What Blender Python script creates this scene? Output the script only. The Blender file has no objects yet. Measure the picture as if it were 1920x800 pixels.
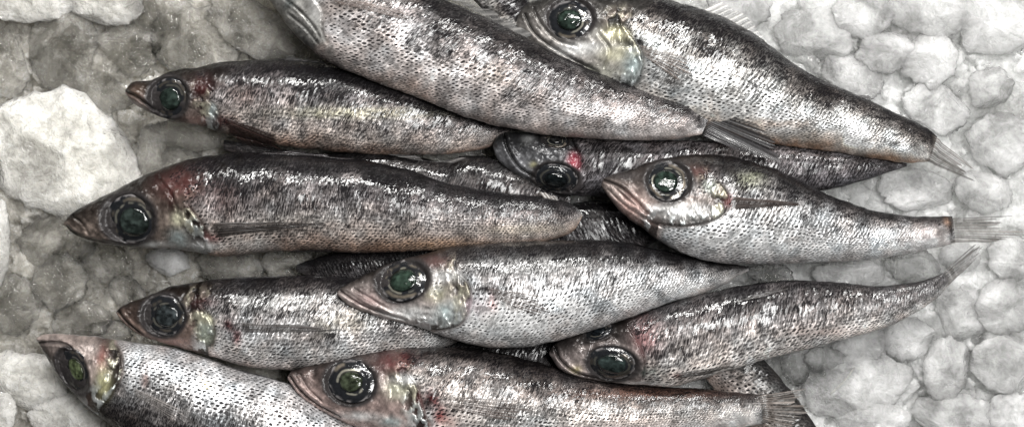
import bpy, math
import numpy as np

# ------------------------------------------------------------------ set-up
scene = bpy.context.scene
col = scene.collection
K = 0.0002          # metres per photo pixel (the frame is about 38 cm wide)
H = 0.75            # camera height above the ice
W2, H2 = 960.0, 400.0
rng = np.random.RandomState(11)


def to_world(px, py, z):
    """photo pixel + real height -> point in the place"""
    f = (H - z) / H * K
    return (px - W2) * f, (H2 - py) * f, z


def link(o, parent=None):
    col.objects.link(o)
    if parent is not None:
        o.parent = parent
    return o


def tag(o, label=None, cat=None, group=None, kind=None):
    if label: o['label'] = label
    if cat: o['category'] = cat
    if group: o['group'] = group
    if kind: o['kind'] = kind
    return o


def grid_mesh(name, V, nu, nv, closed_v=False, attrs=None, mats=None, caps=None, shift=(0, 0, 0)):
    """V: (nu*nv,3) array laid out u-major"""
    V = V - np.array(shift)
    iu = np.arange(nu - 1)
    jv = np.arange(nv if closed_v else nv - 1)
    I, J = np.meshgrid(iu, jv, indexing='ij')
    J2 = (J + 1) % nv
    F = np.stack([I * nv + J, (I + 1) * nv + J, (I + 1) * nv + J2, I * nv + J2], -1).reshape(-1, 4)
    me = bpy.data.meshes.new(name)
    me.vertices.add(len(V)); me.vertices.foreach_set('co', V.astype(np.float32).ravel())
    loops = F.ravel(); nF = len(F)
    starts = np.arange(nF) * 4
    if caps:
        capl = []
        for ring in caps:
            capl.append(ring)
        loops = np.concatenate([loops] + capl)
        s = nF * 4
        st = list(starts)
        for ring in capl:
            st.append(s); s += len(ring)
        starts = np.array(st)
    me.loops.add(len(loops)); me.loops.foreach_set('vertex_index', loops.astype(np.int32))
    me.polygons.add(len(starts)); me.polygons.foreach_set('loop_start', starts.astype(np.int32))
    me.polygons.foreach_set('use_smooth', np.ones(len(starts), bool))
    me.update(calc_edges=True)
    me.validate()
    for an, (typ, data) in (attrs or {}).items():
        a = me.attributes.new(an, typ, 'POINT')
        key = {'FLOAT_COLOR': 'color', 'FLOAT_VECTOR': 'vector', 'FLOAT': 'value'}[typ]
        a.data.foreach_set(key, np.asarray(data, np.float32).ravel())
    for m in (mats or []):
        me.materials.append(m)
    return me


# ------------------------------------------------------------------ noise
_tab = rng.rand(256, 256)


def vnoise(x, y):
    xi = np.floor(x).astype(int); yi = np.floor(y).astype(int)
    fx = x - xi; fy = y - yi
    fx = fx * fx * (3 - 2 * fx); fy = fy * fy * (3 - 2 * fy)
    g = lambda a, b: _tab[a % 256, b % 256]
    return (g(xi, yi) * (1 - fx) + g(xi + 1, yi) * fx) * (1 - fy) + (g(xi, yi + 1) * (1 - fx) + g(xi + 1, yi + 1) * fx) * fy


def fbm(x, y, o=4):
    s = 0; a = .5; t = 0
    for k in range(o):
        s = s + a * vnoise(x * 2 ** k + 17.3 * k, y * 2 ** k + 41.7 * k); t += a; a *= .5
    return s / t


def sstep(a, b, x):
    t = np.clip((x - a) / (b - a), 0, 1)
    return t * t * (3 - 2 * t)


def spline(pts, n):
    """Catmull-Rom through pts, resampled by arc length"""
    P = np.array(pts, float)
    if len(P) == 2:
        t = np.linspace(0, 1, n)[:, None]
        return P[0] * (1 - t) + P[1] * t
    E = np.vstack([2 * P[0] - P[1], P, 2 * P[-1] - P[-2]])
    out = []
    for i in range(1, len(E) - 2):
        t = np.linspace(0, 1, 24, endpoint=False)[:, None]
        p0, p1, p2, p3 = E[i - 1], E[i], E[i + 1], E[i + 2]
        out.append(.5 * ((2 * p1) + (-p0 + p2) * t + (2 * p0 - 5 * p1 + 4 * p2 - p3) * t ** 2 + (-p0 + 3 * p1 - 3 * p2 + p3) * t ** 3))
    out.append(P[-1:])
    Q = np.vstack(out)
    d = np.r_[0, np.cumsum(np.hypot(*np.diff(Q, axis=0).T))]
    s = np.linspace(0, d[-1], n)
    return np.stack([np.interp(s, d, Q[:, k]) for k in range(2)], -1)


def poly_dist(P, pts, n=60):
    """distance to a polyline, side sign and position along it"""
    Q = spline(pts, n)
    A = Q[:-1]; B = Q[1:]
    best = np.full(len(P), 1e9); side = np.zeros(len(P)); along = np.zeros(len(P))
    for i in range(len(A)):
        d = B[i] - A[i]; L = d @ d + 1e-9
        r = P - A[i]
        t = np.clip(r @ d / L, 0, 1)
        e = r - t[:, None] * d
        dd = np.hypot(e[:, 0], e[:, 1])
        m = dd < best
        best[m] = dd[m]
        side[m] = np.sign(d[0] * r[m, 1] - d[1] * r[m, 0])
        along[m] = (i + t[m]) / len(A)
    return best, side, along


# ------------------------------------------------------------------ materials
def new_mat(name):
    m = bpy.data.materials.new(name); m.use_nodes = True
    nt = m.node_tree; nt.nodes.clear()
    out = nt.nodes.new('ShaderNodeOutputMaterial')
    return m, nt, out


class G:
    """tiny node-graph helper"""
    def __init__(s, nt): s.nt = nt
    def n(s, t, **kw):
        x = s.nt.nodes.new(t)
        for k, v in kw.items():
            setattr(x, k, v)
        return x
    def put(s, sock, v):
        if hasattr(v, 'node') or isinstance(v, bpy.types.NodeSocket): s.nt.links.new(v, sock)
        else: sock.default_value = v
    def math(s, op, a, b=None, c=None, clamp=False):
        x = s.n('ShaderNodeMath', operation=op, use_clamp=clamp)
        s.put(x.inputs[0], a)
        if b is not None: s.put(x.inputs[1], b)
        if c is not None: s.put(x.inputs[2], c)
        return x.outputs[0]
    def mix(s, f, a, b, blend='MIX'):
        x = s.n('ShaderNodeMix', data_type='RGBA', blend_type=blend)
        s.put(x.inputs[0], f); s.put(x.inputs[6], a); s.put(x.inputs[7], b)
        return x.outputs[2]
    def rng(s, v, a, b, c, d, smooth=True):
        x = s.n('ShaderNodeMapRange', interpolation_type='SMOOTHSTEP' if smooth else 'LINEAR')
        s.put(x.inputs[0], v)
        for i, q in enumerate((a, b, c, d)): s.put(x.inputs[1 + i], q)
        return x.outputs[0]
    def attr(s, name): return s.n('ShaderNodeAttribute', attribute_name=name)
    def noise(s, vec, scale, detail=3, rough=.55, dim='3D', dist=0.0):
        x = s.n('ShaderNodeTexNoise', noise_dimensions=dim)
        if vec is not None: s.put(x.inputs['Vector'], vec)
        x.inputs['Scale'].default_value = scale; x.inputs['Detail'].default_value = detail
        x.inputs['Roughness'].default_value = rough; x.inputs['Distortion'].default_value = dist
        return x
    def bump(s, h, strength, dist, normal=None):
        x = s.n('ShaderNodeBump'); s.put(x.inputs['Strength'], strength)
        x.inputs['Distance'].default_value = dist
        s.put(x.inputs['Height'], h)
        if normal is not None: s.put(x.inputs['Normal'], normal)
        return x.outputs[0]


def skin_material():
    m, nt, out = new_mat('wet_fish_skin')
    g = G(nt)
    cola = g.attr('Col').outputs['Color']
    msk = g.n('ShaderNodeSeparateColor'); nt.links.new(g.attr('Msk').outputs['Color'], msk.inputs[0])
    R, Gd, B = msk.outputs[0], msk.outputs[1], msk.outputs[2]
    wet = g.attr('Msk').outputs['Alpha']
    sc = g.attr('scl').outputs['Vector']
    vo = g.n('ShaderNodeTexVoronoi', voronoi_dimensions='2D', feature='F1')
    wp = g.noise(sc, .9, 2, .5, '2D').outputs['Color']
    w1 = g.n('ShaderNodeVectorMath', operation='MULTIPLY_ADD'); nt.links.new(wp, w1.inputs[0])
    w1.inputs[1].default_value = (.5, .5, 0); nt.links.new(sc, w1.inputs[2])
    nt.links.new(w1.outputs[0], vo.inputs['Vector']); vo.inputs['Scale'].default_value = 1.0; vo.inputs['Randomness'].default_value = .38
    d = vo.outputs['Distance']
    cs = g.n('ShaderNodeSeparateColor'); nt.links.new(vo.outputs['Color'], cs.inputs[0])
    rnd, rnd2 = cs.outputs[0], cs.outputs[1]
    sx = g.n('ShaderNodeSeparateXYZ'); nt.links.new(sc, sx.inputs[0])
    ac = sx.outputs[1]
    al = g.math('MULTIPLY_ADD', sx.outputs[1], -.5, sx.outputs[0])
    dv = g.n('ShaderNodeCombineXYZ'); nt.links.new(g.math('MULTIPLY_ADD', ac, .30, g.math('MULTIPLY', al, 2.6)), dv.inputs[0]); nt.links.new(g.math('MULTIPLY', ac, .52), dv.inputs[1])
    n1 = g.noise(sc, 1.7, 4, .65, '2D').outputs[0]
    n2 = g.noise(sc, .32, 3, .6, '2D').outputs[0]
    n3 = g.noise(dv.outputs[0], 1.5, 3, .7, '2D').outputs[0]      # short dashes across the body
    v2 = g.n('ShaderNodeTexVoronoi', voronoi_dimensions='2D', feature='F1')
    nt.links.new(dv.outputs[0], v2.inputs['Vector']); v2.inputs['Scale'].default_value = 1.25; v2.inputs['Randomness'].default_value = 1
    # one dark pigment dot per scale; its size follows the painted density
    wild = g.rng(Gd, .30, .55, .3, 1)
    r = g.math('MULTIPLY_ADD', Gd, .95, g.math('MULTIPLY', wild, g.math('MULTIPLY_ADD', n1, .95, -.58)))
    r = g.math('ADD', r, g.math('MULTIPLY', wild, g.math('MULTIPLY_ADD', n2, .75, -.38)))
    r = g.math('ADD', r, g.math('MULTIPLY_ADD', rnd, .24, -.12))
    spot = g.math('MULTIPLY', g.rng(g.math('SUBTRACT', d, r), -.12, .09, 1, 0), g.rng(Gd, .34, .50, 1, .30))
    # finer peppering, heavier where the dots are dense
    r2 = g.math('ADD', g.math('MULTIPLY_ADD', Gd, .75, -.10), g.math('ADD', g.math('MULTIPLY_ADD', n2, 1.4, -.70), g.math('MULTIPLY_ADD', n1, .7, -.35)))
    sp2 = g.math('MULTIPLY', g.rng(g.math('SUBTRACT', v2.outputs['Distance'], r2), -.10, .10, .95, 0), g.rng(Gd, .27, .44, .12, 1))
    spot = g.math('MAXIMUM', spot, sp2)
    on = g.rng(Gd, .02, .12, 0, 1)
    spot = g.math('MULTIPLY', spot, on)
    grain = g.rng(n3, .30, .68, .28, 1.75)
    grain = g.math('MULTIPLY_ADD', g.math('SUBTRACT', grain, 1), g.math('MULTIPLY', g.math('MULTIPLY_ADD', R, .55, .45), g.rng(Gd, .30, .46, .38, 1)), 1.0)
    cell = g.math('MULTIPLY_ADD', g.math('SUBTRACT', rnd, .5), g.math('MULTIPLY', R, .9), 1.0)
    ph = g.math('ADD', al, g.math('MULTIPLY_ADD', n2, 1.6, g.math('MULTIPLY', ac, .18)))
    colm = g.math('SINE', g.math('MULTIPLY', ph, 6.2832))
    cell = g.math('MULTIPLY', cell, g.math('MULTIPLY_ADD', colm, g.math('MULTIPLY', R, g.rng(Gd, .28, .42, .05, .14)), 1.0))
    c = g.mix(1.0, cola, g.math('MULTIPLY', grain, cell), 'MULTIPLY')
    c = g.mix(g.math('MULTIPLY', spot, .97), c, (.009, .008, .009, 1))
    p = g.n('ShaderNodeBsdfPrincipled')
    nt.links.new(c, p.inputs['Base Color'])
    nt.links.new(g.math('MULTIPLY', g.math('MULTIPLY', B, 1.05), g.math('SUBTRACT', 1, spot)), p.inputs['Metallic'])
    nt.links.new(g.math('MULTIPLY_ADD', n1, .3, .20), p.inputs['Roughness'])
    hgt = g.math('MULTIPLY', g.math('SUBTRACT', 1, g.math('POWER', d, 1.6)), g.math('MULTIPLY_ADD', R, .70, .02))
    hgt = g.math('ADD', hgt, g.math('MULTIPLY', n1, .5))
    hgt = g.math('ADD', hgt, g.math('MULTIPLY', n3, .55))
    hgt = g.math('ADD', hgt, g.math('MULTIPLY', g.math('MULTIPLY', colm, R), .30))
    b1 = g.bump(hgt, g.rng(Gd, .26, .46, .35, 1), .00018)
    hg2 = g.math('ADD', g.math('MULTIPLY', hgt, .8), g.math('MULTIPLY', n2, 2.0))
    b2 = g.bump(hg2, 1.0, .00005)

    def facet(nrm, colr, k):
        # each scale sits at its own slight angle
        q = g.n('ShaderNodeVectorMath', operation='SUBTRACT'); nt.links.new(colr, q.inputs[0]); q.inputs[1].default_value = (.5, .5, .5)
        q2 = g.n('ShaderNodeVectorMath', operation='MULTIPLY_ADD'); nt.links.new(q.outputs[0], q2.inputs[0]); q2.inputs[1].default_value = (k, k, k)
        nt.links.new(nrm, q2.inputs[2])
        q3 = g.n('ShaderNodeVectorMath', operation='NORMALIZE'); nt.links.new(q2.outputs[0], q3.inputs[0])
        return q3.outputs[0]
    nt.links.new(facet(b2, v2.outputs['Color'], .15), p.inputs['Coat Normal'])
    nt.links.new(facet(b1, v2.outputs['Color'], .20), p.inputs['Normal'])
    nt.links.new(g.math('MULTIPLY', g.math('MULTIPLY', wet, g.rng(Gd, .30, .48, .45, 1)), g.rng(n2, .38, .58, .10, 1.0)), p.inputs['Coat Weight'])
    p.inputs['Coat Roughness'].default_value = .05
    p.inputs['Coat IOR'].default_value = 1.5
    nt.links.new(g.math('MULTIPLY_ADD', spot, -.16, .18), p.inputs['Specular IOR Level'])
    nt.links.new(p.outputs[0], out.inputs[0])
    return m


def eye_material(name, rough, coat):
    m, nt, out = new_mat(name); g = G(nt)
    p = g.n('ShaderNodeBsdfPrincipled')
    tc = g.n('ShaderNodeTexCoord').outputs['Object']
    n = g.noise(tc, 900, 4, .6).outputs[0]
    c = g.mix(1.0, g.attr('Col').outputs['Color'], g.math('MULTIPLY_ADD', n, 1.2, .4), 'MULTIPLY')
    nt.links.new(c, p.inputs['Base Color'])
    p.inputs['Roughness'].default_value = rough
    p.inputs['Coat Weight'].default_value = coat; p.inputs['Coat Roughness'].default_value = .04
    nt.links.new(g.attr('met').outputs['Fac'], p.inputs['Metallic'])
    n2 = g.noise(tc, 330, 3, .5, dist=.8).outputs[0]
    p.inputs['Specular IOR Level'].default_value = .12
    nt.links.new(g.bump(n2, .5, .0007), p.inputs['Coat Normal'])
    nt.links.new(p.outputs[0], out.inputs[0])
    return m


def fin_material():
    m, nt, out = new_mat('fin_rays'); g = G(nt)
    p = g.n('ShaderNodeBsdfPrincipled')
    tc = g.n('ShaderNodeTexCoord').outputs['Object']
    n = g.noise(tc, 600, 3, .6).outputs[0]
    c = g.mix(1.0, g.attr('Col').outputs['Color'], g.math('MULTIPLY_ADD', n, 1.4, .3), 'MULTIPLY')
    nt.links.new(c, p.inputs['Base Color'])
    p.inputs['Roughness'].default_value = .38
    p.inputs['Coat Weight'].default_value = .25; p.inputs['Coat Roughness'].default_value = .1
    nt.links.new(g.attr('alpha').outputs['Fac'], p.inputs['Alpha'])
    nt.links.new(g.bump(n, .5, .0002), p.inputs['Normal'])
    nt.links.new(p.outputs[0], out.inputs[0])
    return m


def ice_shader(name, tint, cloudy, tint2=None, rough=.05, pit=1.0):
    """melting ice: clear refracting parts, cloudy bubbly parts, pitted wet surface"""
    m, nt, out = new_mat(name); g = G(nt)
    tc = g.n('ShaderNodeNewGeometry').outputs['Position']
    side = None
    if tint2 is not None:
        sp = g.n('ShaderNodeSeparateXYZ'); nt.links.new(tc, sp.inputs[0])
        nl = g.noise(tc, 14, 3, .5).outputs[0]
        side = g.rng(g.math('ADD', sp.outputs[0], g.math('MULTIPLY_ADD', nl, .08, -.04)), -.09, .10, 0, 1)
    big = g.noise(tc, 38, 3, .55, dist=.4).outputs[0]
    nb = g.noise(tc, 90, 4, .6, dist=.8).outputs[0]
    nf = g.noise(tc, 380, 3, .6, dist=.8).outputs[0]
    fine = g.noise(tc, 1000, 2, .6).outputs[0]
    h = g.math('ADD', g.math('MULTIPLY', nb, 1.6), g.math('MULTIPLY', nf, .55))
    h = g.math('ADD', h, g.math('MULTIPLY', fine, .17))
    bn = g.bump(h, 1.0, .0016 * pit)
    # cloudy body
    c0 = tuple(tint) + (1,)
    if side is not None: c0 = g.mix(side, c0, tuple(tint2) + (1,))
    k = g.math('MULTIPLY', g.rng(nf, .30, .70, .78, 1.20), g.rng(big, .3, .7, .90, 1.07))
    c = g.mix(1.0, c0, k, 'MULTIPLY')
    fl = g.noise(tc, 330, 3, .6, dist=1.2).outputs[0]
    ln = g.rng(g.math('ABSOLUTE', g.math('SUBTRACT', fl, .5)), .006, .03, 1, 0)
    c = g.mix(g.math('MULTIPLY', ln, g.rng(nb, .40, .6, .05, .7)), c, (.88, .885, .87, 1))  # thin white lines painted into the colour as sparkle
    df = g.n('ShaderNodeBsdfPrincipled'); nt.links.new(c, df.inputs['Base Color'])
    df.inputs['Specular IOR Level'].default_value = 0; df.inputs['Roughness'].default_value = .6
    df.inputs['Subsurface Weight'].default_value = .85
    df.inputs['Subsurface Radius'].default_value = (1, 1.02, 1.0); df.inputs['Subsurface Scale'].default_value = .016
    nt.links.new(g.bump(h, .8, .0014 * pit), df.inputs['Normal'])
    gs = g.n('ShaderNodeBsdfGlossy'); gs.inputs['Roughness'].default_value = .06; nt.links.new(bn, gs.inputs['Normal'])
    fr = g.n('ShaderNodeFresnel'); fr.inputs['IOR'].default_value = 1.36; nt.links.new(bn, fr.inputs['Normal'])
    wet = g.n('ShaderNodeMixShader'); nt.links.new(g.math('MULTIPLY', fr.outputs[0], 1.8, clamp=True), wet.inputs[0])
    nt.links.new(df.outputs[0], wet.inputs[1]); nt.links.new(gs.outputs[0], wet.inputs[2])
    # clear body
    gl = g.n('ShaderNodeBsdfGlass'); gl.inputs['IOR'].default_value = 1.31; gl.inputs['Roughness'].default_value = rough
    gl.inputs['Color'].default_value = (.985, .985, .98, 1)
    nt.links.new(bn, gl.inputs['Normal'])
    mx = g.n('ShaderNodeMixShader')
    cl = g.math('ADD', g.rng(big, .36, .62, -.17, .17), g.rng(nb, .38, .62, -.12, .12))
    nt.links.new(g.math('ADD', cl, cloudy, clamp=True), mx.inputs[0])
    nt.links.new(gl.outputs[0], mx.inputs[1]); nt.links.new(wet.outputs[0], mx.inputs[2])
    nt.links.new(mx.outputs[0], out.inputs[0])
    return m


def floor_material():
    m, nt, out = new_mat('packed_white_ice'); g = G(nt)
    tc = g.n('ShaderNodeNewGeometry').outputs['Position']
    sp = g.n('ShaderNodeSeparateXYZ'); nt.links.new(tc, sp.inputs[0])
    nl = g.noise(tc, 20, 4, .6).outputs[0]
    nb = g.noise(tc, 120, 4, .7, dist=1.0).outputs[0]
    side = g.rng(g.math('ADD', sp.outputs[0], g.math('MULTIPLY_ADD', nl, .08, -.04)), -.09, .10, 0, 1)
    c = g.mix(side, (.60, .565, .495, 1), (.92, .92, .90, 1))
    c = g.mix(1.0, c, g.math('MULTIPLY', g.rng(nb, .3, .7, .72, 1.1), g.rng(nl, .3, .7, .85, 1.08)), 'MULTIPLY')
    d = g.n('ShaderNodeBsdfDiffuse'); nt.links.new(c, d.inputs[0]); nt.links.new(d.outputs[0], out.inputs[0])
    return m


SKIN = skin_material()
EYE = eye_material('wet_eye', .25, 1.0)
LENS = eye_material('cloudy_lens', .12, 1.0)
FIN = fin_material()
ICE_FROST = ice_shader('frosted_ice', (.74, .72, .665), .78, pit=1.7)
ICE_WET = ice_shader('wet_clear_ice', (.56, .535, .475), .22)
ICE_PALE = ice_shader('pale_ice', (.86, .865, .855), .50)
ICE_CLEAR = ice_shader('pale_clear_ice', (.74, .75, .73), .22)
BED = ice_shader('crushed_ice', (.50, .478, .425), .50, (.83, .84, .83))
PACKED = floor_material()


# ------------------------------------------------------------------ fish
NS, NV, NH = 460, 112, 22      # stations, samples over the seen flank, over the hidden one
ALL = []


def make_fish(label, U, L, zc, ratio=(.80, .72, .62), ramp=None, silver=.6, dens=(.75, .35), belly=None,
              flip=False, eyes=(), gill=None, mouth=None, cheek=None, head_end=.27, paint=(), fins=(), groove=(),
              cell=(9.6, 6.0), seed=0, headc=(.17, .13, .115), blotch=.5, wet=.85, warm=(1, 1, 1), plate=True):
    Us = spline(U, NS); Ls = spline(L, NS)
    tt = np.linspace(0, 1, NS)
    for Q, o in ((Us, 0.), (Ls, 50.)):
        L_ = np.hypot(*np.diff(Q, axis=0).T).sum()
        nrm_ = np.gradient(Q, axis=0); nrm_ = np.stack([-nrm_[:, 1], nrm_[:, 0]], -1); nrm_ /= np.hypot(*nrm_.T)[:, None] + 1e-9
        wob = (fbm(tt * L_ / 38 + o + seed * 3, np.full(NS, o + .5), 3) - .5) * 5.0 + (vnoise(tt * L_ / 9 + o, np.full(NS, seed + .5)) - .5) * 1.6
        Q += nrm_ * (wob * sstep(0, .1, tt) * sstep(1, .97, tt))[:, None]
    M = (Us + Ls) / 2; D = Us - Ls
    wid = np.hypot(D[:, 0], D[:, 1])
    t = np.linspace(0, 1, NS)
    rat = np.interp(t, [0, .12, .4, 1], [ratio[0], ratio[0] * .9, ratio[1], ratio[2]])
    hz = .5 * wid * rat * K * (1 - .72 * sstep(.94, 1, t))
    # round off both ends a little
    zcs = np.interp(t, np.linspace(0, 1, len(zc)), zc)
    ker = np.hanning(61); ker /= ker.sum()
    zcs = np.convolve(np.pad(zcs, 30, 'edge'), ker, 'valid')
    phi = np.r_[np.linspace(0, math.pi, NV, endpoint=False), np.linspace(math.pi, 2 * math.pi, NH, endpoint=False)]
    nv = len(phi)
    c = np.cos(phi); s = np.sin(phi)
    cc = np.sign(c) * np.abs(c) ** .92
    ss = np.sign(s) * np.abs(s) ** .95
    P = M[:, None, :] + .5 * D[:, None, :] * cc[None, :, None]
    Z = zcs[:, None] + hz[:, None] * ss[None, :]
    P = P.reshape(-1, 2); Z = Z.ravel()
    T = np.repeat(t, nv); S = np.tile(s, NS); PH = np.tile(phi, NS)
    w = np.tile(.5 - .5 * cc, NS)                  # 0 at the upper contour, 1 at the lower one
    if flip: w = 1 - w
    top = sstep(-.1, .25, S)
    # --- scale lattice coordinates
    ds = np.r_[0, np.hypot(*np.diff(M, axis=0).T)]
    wm = np.max(wid)
    loc = np.clip(wid / wm, .22, 1) ** .55
    Ul = np.cumsum(ds / loc)
    Vl = np.where(PH <= math.pi, PH, 2 * math.pi - PH) / math.pi * wm * 1.18
    Uu = np.repeat(Ul, nv)
    jit = 5 * (vnoise(Uu / 90 + seed * 7, Vl / 60) - .5)
    a = (Uu + .25 * Vl * (1 if not flip else -1) + jit) / cell[0]; b = Vl / cell[1]
    scl = np.stack([a + .5 * b + seed * 13.0, b + seed * 26.0, np.full_like(a, seed * 3.7)], -1)
    # --- colours
    ramp = ramp or [(0, (.035, .032, .033)), (.16, (.075, .066, .062)), (.36, (.24, .21, .20)), (.58, (.52, .50, .48)), (.85, (.62, .61, .59)), (1, (.50, .44, .41))]
    nb = fbm(P[:, 0] / 70 + seed * 5.1, P[:, 1] / 45 + seed * 3.3, 4)
    nm = fbm(P[:, 0] / 16 + seed * 2.1, P[:, 1] / 16 - seed * 3.3, 3)
    wv = np.clip(w + (nb - .5) * .30 + (nm - .5) * .14, 0, 1)
    xs = [r[0] for r in ramp]
    C = np.stack([np.interp(wv, xs, [r[1][k] for r in ramp]) for k in range(3)], -1)
    C *= np.array((.965, .97, .99))
    if seed not in (6, 12): C *= np.interp(wv, [0, .13, .30, .46], [.40, .48, .75, 1.0])[:, None]
    bl = sstep(.50, .66, fbm(Uu / 62 - seed * 9.1, w * 2.2 + seed * 1.7, 4)) * blotch * sstep(1.0, .6, w)
    C *= (1 - .86 * bl)[:, None]
    br = sstep(.50, .64, fbm(P[:, 0] / 40 + seed * 6.1, P[:, 1] / 30 - seed * 2.7, 3)) * sstep(.25, .5, w)
    C *= (1 + .55 * br)[:, None]
    # faint green / rose sheen of the guanine
    ir = fbm(P[:, 0] / 26 + 31 + seed, P[:, 1] / 26 - 12, 3) - .5
    C *= 1 + np.stack([ir * .15, -ir * .02, -ir * .12], -1)
    C *= (.50 + 1.0 * nm)[:, None]
    dn = np.interp(wv, [0, .3, .55, 1], [dens[0], dens[0] * .9, dens[1], dens[1] * .8]) + bl * .22
    sca = np.ones_like(w); met = silver * sstep(.15, .5, wv) * (1 - .45 * sstep(.55, .8, wv)); wetm = wet * (1 - .55 * sstep(.36, .62, wv))
    dz = np.zeros_like(w)
    # --- head
    if gill is not None:
        gd, gs, ga = poly_dist(P, gill)
        inside = gs > 0
        near = gd < 400
        tg = np.argmin(np.hypot(*(M - np.mean(spline(gill, 20), axis=0)).T)) / NS
        # head side of the cover, faded to the station of the gill beyond its two ends
        hd = np.where((ga > .02) & (ga < .98), inside & (T < tg + .12), T < tg)
        n4 = fbm(P[:, 0] / 9 + seed, P[:, 1] / 9, 3)
        n5 = fbm(P[:, 0] / 24 + seed, P[:, 1] / 24 + 9, 3)
        soft = sstep(.07, -.07, T - tg + (n5 - .5) * .22)
        endk = np.maximum(sstep(.10, 0, ga), sstep(.9, 1, ga))
        hm = np.where(hd, 1.0, sstep(9, 0, gd)) * (1 - endk) + soft * endk
        hm *= top
        hramp = np.interp(w + (n5 - .5) * .2, [0, .22, .45, .72, 1], [.10, .38, .95, 2.2, 1.9])
        HC = np.array(headc)[None] * hramp[:, None] * (.25 + 1.5 * n4 * (.5 + n5))[:, None]
        C = C * (1 - hm[:, None]) + HC * hm[:, None]
        sca *= 1 - .9 * hm
        dn = dn * (1 - hm) + hm * (.10 * sstep(.55, .8, w))
        met = met * (1 - hm) + hm * .25
        if plate:
            # bony plates of the cover: pale yellow-green above, silvery blue below, broken up
            pl = sstep(46, 14, gd) * hd * top
            hue = np.clip(ga + (n4 - .5) * .5, 0, 1)
            ya = np.stack([np.interp(hue, [0, .3, .6, 1], v) for v in ([.12, .46, .42, .62], [.10, .44, .45, .65], [.085, .34, .44, .66])], -1)
            brk = sstep(.43, .52, fbm(P[:, 0] / 11 + 5 + seed * 3, P[:, 1] / 15, 4))
            dz += pl * (brk - .5) * .0007
            pk = pl * brk * .95
            C = C * (1 - pk[:, None]) + ya * pk[:, None]
            met = np.maximum(met, pk * .6)
            C *= (1 - .88 * pl * (1 - brk))[:, None]
        # step at the rear edge, slit behind it
        step = np.where(hd, np.exp(-gd / 28), -.8 * np.exp(-gd / 9)) * sstep(0, .06, ga) * sstep(1, .94, ga)
        dz += top * step * .0012
        slit = np.where(~hd, np.exp(-(gd / 6) ** 2), np.exp(-(gd / 1.5) ** 2) * .4) * sstep(.02, .12, ga) * sstep(1, .85, ga) * top
        C *= (1 - .8 * slit)[:, None]
        # bone ridges over the cheek
        dz += top * hd * ((fbm(P[:, 0] / 14, P[:, 1] / 14 + seed, 3) - .5) * .0011 + (vnoise(P[:, 0] / 3.6 + seed, P[:, 1] / 3.6) - .5) * .00022)
    for g_ in groove:
        pts, wd, dep, dark = g_
        d, _, al = poly_dist(P, pts)
        e = np.exp(-(d / wd) ** 2) * top
        dz -= e * dep; C *= (1 - dark * e)[:, None]
        r2 = np.exp(-((d - wd * 2.2) / wd) ** 2) * top
        dz += r2 * dep * .4
    if mouth is not None:
        d, sd, al = poly_dist(P, mouth)
        e = np.exp(-(d / 2.6) ** 2) * top
        dz -= e * .0008; C *= (1 - .85 * e)[:, None]
        lip = np.exp(-((d - 6) / 4) ** 2) * top
        dz += lip * .00045
    for (x, y, r, cl, st) in paint:
        rx, ry = r if isinstance(r, tuple) else (r, r)
        d = np.hypot((P[:, 0] - x) / rx, (P[:, 1] - y) / ry)
        k = np.exp(-d ** 2 * 1.4) * st * top
        k = np.clip(k * (.60 + .8 * fbm(P[:, 0] / 10 + x, P[:, 1] / 10 + y, 3)), 0, 1)
        C = C * (1 - k[:, None]) + np.array(cl)[None] * k[:, None]
        if sum(cl) > .9: dn = dn * (1 - .5 * k); met = np.maximum(met, k * .3)
        else: met *= (1 - k)
    for e in eyes:
        x, y, rx, ry, rot = e[:5]
        ca, sa = math.cos(rot), math.sin(rot)
        X = P[:, 0] - x; Y = P[:, 1] - y
        r = np.hypot((X * ca + Y * sa) / rx, (-X * sa + Y * ca) / ry)
        dz += top * (.00035 * (.3 + 1.4 * vnoise(np.arctan2(Y, X) * 1.5 + 9, r + seed)) * np.exp(-((r - 1.18) / .14) ** 2) - .0014 * sstep(1.08, .85, r))
        k = top * sstep(1.32, 1.05, r)
        C = C * (1 - k[:, None]) + np.array((.03, .027, .027))[None] * k[:, None]
        sca *= 1 - k; dn *= 1 - k; met *= 1 - .7 * k
    # gentle unevenness of the flank
    dz += top * (fbm(P[:, 0] / 60 + seed * 4, P[:, 1] / 60, 2) - .5) * .0016 * np.repeat(np.clip(wid / 120, 0, 1), nv)
    dz *= sstep(0, .5, np.abs(S))
    Zf = Z + dz
    fz = (H - np.repeat(zcs, nv)) / H * K
    V = np.stack([(P[:, 0] - W2) * fz, (H2 - P[:, 1]) * fz, Zf], -1)
    base = np.array([np.mean(V[:, 0]), np.mean(V[:, 1]), np.min(V[:, 2])])
    root = bpy.data.objects.new('fish', None); root.location = base; root.empty_display_size = .01
    link(root); tag(root, label, 'fish', 'fish laid out on the crushed ice')
    col4 = np.concatenate([np.clip(C, .003, .9), np.ones((len(C), 1))], 1)
    msk = np.stack([sca, np.clip(dn, 0, 1), np.clip(met, 0, 1), wetm], -1)
    me = grid_mesh('body', V, NS, nv, True,
                   {'Col': ('FLOAT_COLOR', col4), 'Msk': ('FLOAT_COLOR', msk), 'scl': ('FLOAT_VECTOR', scl)}, [SKIN],
                   caps=[np.arange(nv)[::1], ((NS - 1) * nv + np.arange(nv))[::-1]], shift=base)
    link(bpy.data.objects.new('body', me), root)
    vis = S > .02
    Pv, Zv = P[vis], Zf[vis]

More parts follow.
